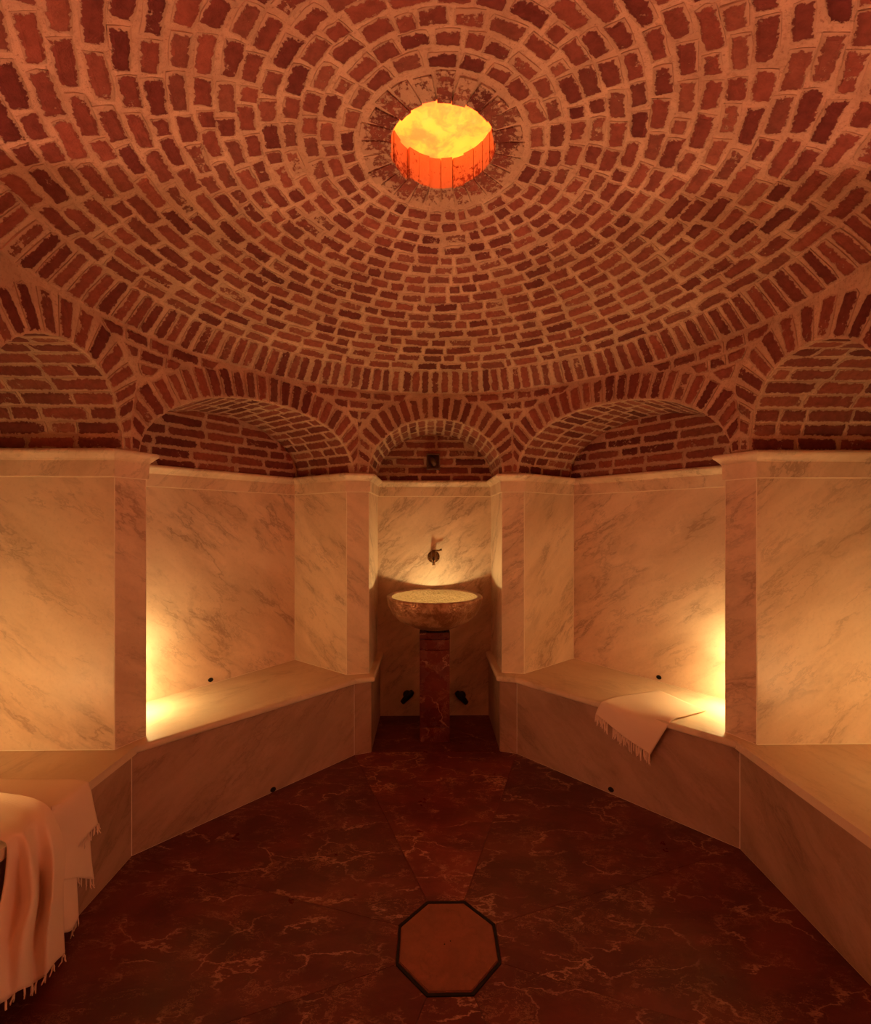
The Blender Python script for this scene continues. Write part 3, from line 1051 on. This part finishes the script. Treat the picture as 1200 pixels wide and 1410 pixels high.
for sx, lab in ((1, 'small round lamp outside the picture beyond the right wall bench'), (-1, 'small round lamp outside the picture beyond the left wall bench')):
    wall_lamp((sx * 1.97, P1S[1], .575), (0, 1), M['glow_side'], lab)

# ================================================================== FOUNTAIN
BX, BY = -.005, 3.172
ped = thing('pedestal', 'square dark red marble pedestal under the wash basin', 'pedestal', (BX, BY + .015, 0))
py0, py1 = BY - .082, BY + .112
for z0, z1 in ((0.0, .1), (.1, .628), (.628, .70), (.70, .748)):
    bm = bmesh.new(); hw = .1025 if z0 != .70 else .1035
    add_prism(bm, [(BX - hw, py0), (BX + hw, py0), (BX + hw, py1), (BX - hw, py1)], z0 + .0008, z1 - .0008)
    bmesh.ops.bevel(bm, geom=list(bm.edges), offset=.002, segments=1, affect='EDGES')
    obj_bm('stone_block', bm, M['redped'], ped)
basin = thing('wash_basin', 'wide round hammered basin glowing inside, on the red marble pedestal', 'basin', (BX, BY, .748))
bm = bmesh.new()
outer = [(.02, .760), (.088, .760), (.13, .770), (.19, .792), (.25, .826), (.295, .870), (.322, .925), (.333, .972), (.334, .984), (.328, .990), (.306, .990), (.297, .984)]
V, F = [], []
def lathe_open(prof, seg=64):
    V, F = [], []
    for r, z in prof:
        for k in range(seg):
            a = 2 * PI * k / seg; V.append((BX + r * math.cos(a), BY + r * math.sin(a), z))
    for i in range(len(prof) - 1):
        for k in range(seg): F.append((i * seg + k, i * seg + (k + 1) % seg, (i + 1) * seg + (k + 1) % seg, (i + 1) * seg + k))
    return V, F
V, F = lathe_open(outer); obj('bowl', V, F, M['bowl'], basin, smooth=True)
inner = [(.297, .984), (.292, .972), (.285, .945), (.262, .900), (.220, .855), (.165, .825), (.10, .808), (.03, .802), (.002, .802)]
V, F = lathe_open(inner); o = obj('bowl_lining', V, F, M['bowlin'], basin, smooth=True); o['label'] = 'bright golden inside of the basin'
bm = bmesh.new(); add_lathe(bm, [(.062, .7482), (.075, .752), (.080, .7605)], 32, (BX, BY, 0)); obj_bm('foot', bm, M['dark'], basin)
bl = thing('basin_light', 'small round light lying inside the wash basin', 'light', (BX, BY, .802))
bm = bmesh.new(); add_lathe(bm, [(.045, .803), (.045, .835), (.037, .842)], 24, (BX, BY, 0)); obj_bm('housing', bm, M['brass'], bl)
bm = bmesh.new(); bmesh.ops.create_uvsphere(bm, u_segments=20, v_segments=12, radius=.030)
bmesh.ops.translate(bm, verts=bm.verts, vec=(BX, BY, .852)); obj_bm('lens', bm, M['glow_bowl'], bl, smooth=True)

# tap
TW = NB[1]
tz = 1.232
tap = thing('wall_tap', 'small ornate old brass tap on the marble above the basin', 'tap', (-.008, TW, tz))
bm = bmesh.new(); add_lathe(bm, [(.046, .0), (.047, .004), (.040, .006), (.036, .010), (.030, .010), (.022, .016), (.014, .018)], 32, (-.008, TW, tz), 'y')
for k in range(12):
    a = 2 * PI * k / 12
    bmesh.ops.create_uvsphere(bm, u_segments=8, v_segments=5, radius=.0075, matrix=Matrix.Translation((-.008 + .037 * math.cos(a), TW - .008, tz + .037 * math.sin(a))))
obj_bm('rosette', bm, M['brass'], tap, smooth=True)
bm = bmesh.new(); add_tube(bm, [(-.008, TW - .012, tz + .008), (-.008, TW - .055, tz + .008)], [.014, .012], 14)
add_tube(bm, [(-.008, TW - .05, tz + .052), (-.008, TW - .05, tz + .04), (-.008, TW - .05, tz + .02), (-.008, TW - .05, tz - .01), (-.008, TW - .05, tz - .02)], [.012, .016, .018, .017, .013], 14)
obj_bm('tap_body', bm, M['brass'], tap, smooth=True)
bm = bmesh.new()
add_tube(bm, [(-.008, TW - .05, tz - .005), (-.008, TW - .085, tz - .005), (-.008, TW - .105, tz - .016), (-.008, TW - .11, tz - .035), (-.008, TW - .11, tz - .055)], [.011, .011, .0105, .010, .0115], 12)
obj_bm('spout', bm, M['brass'], tap, smooth=True)
bm = bmesh.new(); add_tube(bm, [(-.02, TW - .05, tz + .050), (.015, TW - .05, tz + .050), (.035, TW - .052, tz + .052), (.054, TW - .054, tz + .060)], [.007, .007, .006, .0085], 10)
obj_bm('lever_handle', bm, M['brass'], tap, smooth=True)

# square vent in the brick over the fountain
vz = 1.965
vent = thing('wall_vent', 'small square rusty vent box set in the bricks above the fountain niche', 'vent', (-.01, TW, vz))
bm = bmesh.new()
w2, h2, dp = .052, .060, .05
for (x0, x1, z0, z1) in ((-w2, w2, h2 - .008, h2), (-w2, w2, -h2, -h2 + .008), (-w2, -w2 + .008, -h2 + .008, h2 - .008), (w2 - .008, w2, -h2 + .008, h2 - .008)):
    add_prism(bm, [(-.01 + x0, TW - dp), (-.01 + x1, TW - dp), (-.01 + x1, TW + .0), (-.01 + x0, TW)], vz + z0, vz + z1)
obj_bm('vent_frame', bm, M['vent'], vent)
bm = bmesh.new(); add_prism(bm, [(-.01 - w2 + .006, TW - .012), (-.01 + w2 - .006, TW - .012), (-.01 + w2 - .006, TW - .006), (-.01 - w2 + .006, TW - .006)], vz - h2 + .006, vz + h2 - .006)
obj_bm('vent_back', bm, M['vent'], vent)
bm = bmesh.new()
add_tube(bm, [(-.018, TW - .010, vz + .045), (-.016, TW - .026, vz + .025), (-.010, TW - .040, vz), (.004, TW - .050, vz - .030)], [.010, .018, .022, .014], 10)
obj_bm('vent_scoop', bm, M['vent'], vent, smooth=True)

# dark valves low in the fountain niche
for px, py, sx, lab in ((561, 956, -1, 'dark valve low in the fountain niche, left of the pedestal'), (636, 957, 1, 'dark valve low in the fountain niche, right of the pedestal')):
    p = at_plane(px, py, (0, TW), (0, 1))
    v = thing('pipe_valve', lab, 'valve', p)
    bm = bmesh.new(); add_lathe(bm, [(.032, 0), (.032, .006), (.018, .012)], 20, tuple(p), 'y'); obj_bm('wall_flange', bm, M['dark'], v)
    bm = bmesh.new(); add_tube(bm, [p + Vector((0, -.01, 0)), p + Vector((0, -.06, 0))], .014, 12); obj_bm('stem', bm, M['dark'], v)
    bm = bmesh.new(); q = p + Vector((0, -.06, 0))
    add_tube(bm, [q + Vector((-sx * .045, 0, .045)), q + Vector((-sx * .03, 0, .03)), q, q + Vector((sx * .035, 0, -.04))], [.016, .025, .025, .018], 12); obj_bm('valve_body', bm, M['dark'], v, smooth=True)

# little drain notches: at the back of both niche benches and at the foot of both bench fronts
def notch(px, py, base, n, label):
    p = at_plane(px, py, base, n); n = Vector((n[0], n[1], 0)).normalized(); t = Vector((-n.y, n.x, 0))
    o = thing('drain_outlet', label, 'drain', p)
    bm = bmesh.new()
    r, h = .013, .011
    def ringp(off, sc): return [p + n * off + t * (r * sc * math.cos(a)) + Vector((0, 0, h * sc * math.sin(a))) for a in [2 * PI * k / 12 for k in range(12)]]
    rows = [[bm.verts.new(v) for v in ringp(off, sc)] for off, sc in ((-.004, 1.2), (.005, 1.2), (.005, .9), (.001, .85))]
    for i in range(3):
        for k in range(12): bm.faces.new((rows[i][k], rows[i][(k + 1) % 12], rows[i + 1][(k + 1) % 12], rows[i + 1][k]))
    obj_bm('outlet_rim', bm, M['dark'], o)
    bm = bmesh.new(); bm.faces.new([bm.verts.new(v) for v in ringp(.002, .88)]); 
    bmesh.ops.solidify(bm, geom=list(bm.faces), thickness=.001)
    obj_bm('outlet_hole', bm, M['dark'], o)
notch(290, 936.0, mx(K), (NAX[0], -NAX[1]), 'tiny dark drain hole at the back of the left niche bench')
notch(908, 932.5, K, (-NAX[0], -NAX[1]), 'tiny dark drain hole at the back of the right niche bench')
fnl = (Vector(mx(FA)) - Vector(mx(FC))); fnl = Vector((-fnl.y, fnl.x)).normalized()
if fnl.x < 0: fnl = -fnl
notch(376, 1087, mx(FA), (fnl.x, fnl.y), 'tiny dark drain hole at the foot of the left bench front')
notch(842, 1087, FA, (-fnl.x, fnl.y), 'tiny dark drain hole at the foot of the right bench front')

# ================================================================== TOWELS
def catmull(p, t):
    n = len(p) - 1
    x = t * n; i = min(int(x), n - 1); u = x - i
    p0 = p[max(i - 1, 0)]; p1 = p[i]; p2 = p[i + 1]; p3 = p[min(i + 2, n)]
    return 0.5 * ((2 * p1) + (p2 - p0) * u + (2 * p0 - 5 * p1 + 4 * p2 - p3) * u * u + (3 * p1 - p0 - 3 * p2 + p3) * u ** 3)

def sheet(rows, nu, nv, disp=None):
    """rows: control rows from the back edge to the hem, each a list of points from side to side"""
    grid = []
    for j in range(nv + 1):
        v = j / nv
        line = []
        for i in range(nu + 1):
            u = i / nu
            col = [catmull(r, u) for r in rows]
            p = catmull(col, v)
            if disp: p = p + disp(u, v)
            line.append(p)
        grid.append(line)
    V = [p for l in grid for p in l]
    F = [(j * (nu + 1) + i, j * (nu + 1) + i + 1, (j + 1) * (nu + 1) + i + 1, (j + 1) * (nu + 1) + i) for j in range(nv) for i in range(nu)]
    return V, F, grid

def cloth(name, parent, V, F, th):
    bm = bmesh.new()
    vs = [bm.verts.new(v) for v in V]
    for f in F: bm.faces.new([vs[k] for k in f])
    bmesh.ops.recalc_face_normals(bm, faces=bm.faces)
    bmesh.ops.solidify(bm, geom=list(bm.faces), thickness=th)
    return obj_bm(name, bm, M['cloth'], parent, smooth=True)

def tassel(parent, p, d, L, r=.0022, splay=.3):
    bm = bmesh.new()
    p = Vector(p); d = Vector(d).normalized()
    for s_ in (-1, 1):
        side = Vector((rng.uniform(-1, 1), rng.uniform(-1, 1), 0)) * .006 * splay + Vector((d.y, -d.x, 0)) * s_ * .003
        pts = [p, p + Vector((0, 0, -L * .3)) + side * .4, p + Vector((0, 0, -L * .65)) + side * rng.uniform(.3, 1.2), p + Vector((rng.uniform(-.004, .004), rng.uniform(-.004, .004), -L * rng.uniform(.85, 1.05))) + side * rng.uniform(.6, 1.5)]
        add_tube(bm, pts, [r, r * 1.1, r * .95, r * .6], 5)
    return obj_bm('tassel', bm, M['cloth'], parent)

# --- small towel on the right-hand niche bench
ne_n = Vector((-fnl.x, fnl.y, 0))                    # out of the right bench front, into the room
def hang(px, py, off): return at_plane(px, py, (FA[0] + ne_n.x * off, FA[1] + ne_n.y * off), (ne_n.x, ne_n.y))
lin = lambda a, b, n: [a.lerp(b, k / (n - 1)) for k in range(n)]
def bow(pts, d):
    n = len(pts) - 1
    return [p + Vector(d) * math.sin(PI * k / n) for k, p in enumerate(pts)]
r0 = lin(at(907.7, 950.6, ZB + .012), at(972.6, 977.5, ZB + .012), 4)
r1 = lin(at(880, 954.2, ZB + .013), at(950, 983.2, ZB + .013), 4)
r2 = bow(lin(at(851, 958.5, ZB + .014), at(927.5, 989.6, ZB + .013), 4), (0, 0, .002))
r3 = lin(hang(832, 964.5, .036), hang(917, 1004, .036), 4)
r4 = bow(lin(hang(824, 975, .046), hang(906, 1022, .046), 4), (ne_n * .006))
r5 = bow(lin(hang(820.6, 983, .046), hang(895.5, 1039.5, .044), 4), (ne_n * .010))
tw = thing('towel', 'small cream fringed towel hanging over the right niche bench edge', 'towel', tuple((r2[1] + r2[2]) / 2))
tw.location.z = ZB
bpy.context.view_layer.update()
wave = lambda u, v: ne_n * (.0035 * math.sin(9 * u + 3 * v) * v) + Vector((0, 0, .0016 * math.sin(7 * u - 5 * v) * (1 - v)))
V, F, G = sheet([r0, r1, r2, r3, r4, r5], 22, 34, wave)
cloth('towel_cloth', tw, V, F, .007)
hem = G[-1]
NT_ = 27
for k in range(NT_):
    u = (k + .5) / NT_ * (len(hem) - 1)
    i = int(u); p = hem[i].lerp(hem[min(i + 1, len(hem) - 1)], u - i)
    if k in (7, 8): continue
    tassel(tw, p + Vector((0, 0, .002)), ne_n, rng.uniform(.042, .066), .0032, 1.0)

# --- big towel over the left bench
wx = -(FA[0] - .024)                                 # bench nose on the left
def hx(px, py, x): return at_plane(px, py, (x, 0), (1, 0))
t2 = thing('towel', 'big cream fringed towel draped in folds over the left wall bench down to the floor', 'towel', (wx, 1.6, ZB))
NZ = ZB + .010
# upper flap: smooth far corner lying on the seat, falling over the nose to a short fringed hem
A = [
    [at(-60, 1071, NZ), at(-60, 1086, NZ + .004), at(-70, 1110, NZ + .004), at(-80, 1150, NZ)],
    [at(40, 1072.5, NZ), at(25, 1084, NZ + .006), at(0, 1100, NZ + .006), at(-30, 1130, NZ)],
    [at(112, 1074, NZ + .001), at(90, 1084, NZ + .005), at(60, 1098, NZ + .004), at(20, 1120, NZ)],
    [hx(124, 1084, wx + .010), hx(104, 1098, wx + .014), hx(76, 1118, wx + .012), hx(36, 1140, wx + .008)],
    [hx(129, 1106, wx + .014), hx(112, 1125, wx + .018), hx(84, 1145, wx + .012), hx(44, 1170, wx + .008)],
    [hx(135.5, 1134, wx + .016), hx(119, 1150, wx + .018), hx(98, 1180, wx + .012), hx(52, 1210, wx + .006)],
]
V, F, GA = sheet(A, 16, 26, lambda u, v: Vector((.004 * math.sin(7 * u) * v, 0, 0)))
cloth('towel_flap', t2, V, F, .005)
# middle layer: narrow folds that show below the flap
B = [
    [hx(118, 1092, wx - .0), hx(100, 1100, wx + .002), hx(70, 1110, wx + .002)],
    [hx(121, 1135, wx + .004), hx(106, 1145, wx + .006), hx(70, 1150, wx + .004)],
    [hx(123, 1180, wx + .006), hx(108, 1185, wx + .012), hx(70, 1190, wx + .006)],
    [hx(126.5, 1211, wx + .010), hx(106, 1209, wx + .016), hx(70, 1215, wx + .008)],
]
V, F, GB = sheet(B, 12, 14, lambda u, v: Vector((.006 * math.sin(10 * u + 1) * v, 0, 0)))
cloth('towel_layer', t2, V, F, .004)
B2 = [
    [hx(104, 1120, wx - .002), hx(90, 1125, wx - .002), hx(70, 1130, wx - .002)],
    [hx(104, 1200, wx + .008), hx(92, 1200, wx + .012), hx(70, 1200, wx + .006)],
    [hx(106, 1245, wx + .016), hx(94, 1248, wx + .022), hx(70, 1250, wx + .012)],
    [hx(107, 1262, wx + .020), hx(96, 1282, wx + .026), hx(70, 1285, wx + .014)],
]
V, F, GB2 = sheet(B2, 10, 14)
cloth('towel_layer', t2, V, F, .004)
# main fall: thick fan of folds from the seat to the floor
Cc = [
    [at(-70, 1087, NZ + .030), at(-75, 1104, NZ + .006), at(-80, 1120, NZ + .014), at(-85, 1135, NZ + .012), at(-92, 1155, NZ + .006)],
    [at(8, 1091.5, NZ + .036), at(-2, 1106, NZ + .014), at(-14, 1122, NZ + .020), at(-26, 1138, NZ + .016), at(-40, 1152, NZ + .008)],
    [at(58, 1103.5, NZ + .032), at(46, 1116, NZ + .016), at(32, 1130, NZ + .018), at(16, 1146, NZ + .012), at(-1, 1157, NZ + .006)],
    [hx(79, 1133, wx + .034), hx(66, 1140, wx + .044), hx(50, 1149, wx + .022), hx(37, 1155, wx + .036), hx(24, 1163, wx + .016), hx(11, 1168, wx + .010)],
    [hx(89, 1172, wx + .040), hx(74, 1180, wx + .070), hx(56, 1188, wx + .020), hx(42, 1193, wx + .068), hx(26, 1198, wx + .018), hx(11, 1200, wx + .024)],
    [hx(86, 1222, wx + .046), hx(72, 1230, wx + .088), hx(58, 1236, wx + .022), hx(44, 1240, wx + .092), hx(25, 1245, wx + .024), hx(3, 1248, wx + .050)],
    [hx(86.5, 1275, wx + .060), hx(66, 1288, wx + .100), hx(50, 1294, wx + .048), hx(32, 1300, wx + .104), hx(12, 1306, wx + .056), hx(-14, 1312, wx + .075)],
    [hx(88.5, 1313, wx + .076), hx(66, 1338, wx + .102), hx(50, 1352, wx + .074), hx(30, 1364, wx + .108), hx(8, 1376, wx + .080), hx(-16, 1392, wx + .100)],
]
def foldC(u, v):
    k = smooth01((v - .30) / .5)
    return Vector((k * (.004 * math.sin(23 * u + 2.2 * v)), k * .004 * math.sin(13 * u), .004 * math.sin(9 * u) * (1 - k)))
V, F, GC = sheet(Cc, 48, 48, foldC)
cloth('towel_fall', t2, V, F, .006)
out = Vector((1, 0, 0))
def fringe(grid, n, L, r, u0=0.0, u1=1.0):
    h = grid[-1]
    for k in range(n):
        u = (u0 + (u1 - u0) * (k + .3) / n) * (len(h) - 1); i = int(u)
        p = h[i].lerp(h[min(i + 1, len(h) - 1)], u - i)
        LL = min(L * rng.uniform(.8, 1.2), max(.012, p.z - .003))
        tassel(t2, p + Vector((.002, 0, .002)), out, LL, r, 1.2)
fringe(GA, 6, .034, .0022, 0, .45)
fringe(GB, 5, .036, .0022, 0, .55)
fringe(GB2, 3, .036, .0022, 0, .5)
fringe(GC, 9, .034, .0026, 0, 1)
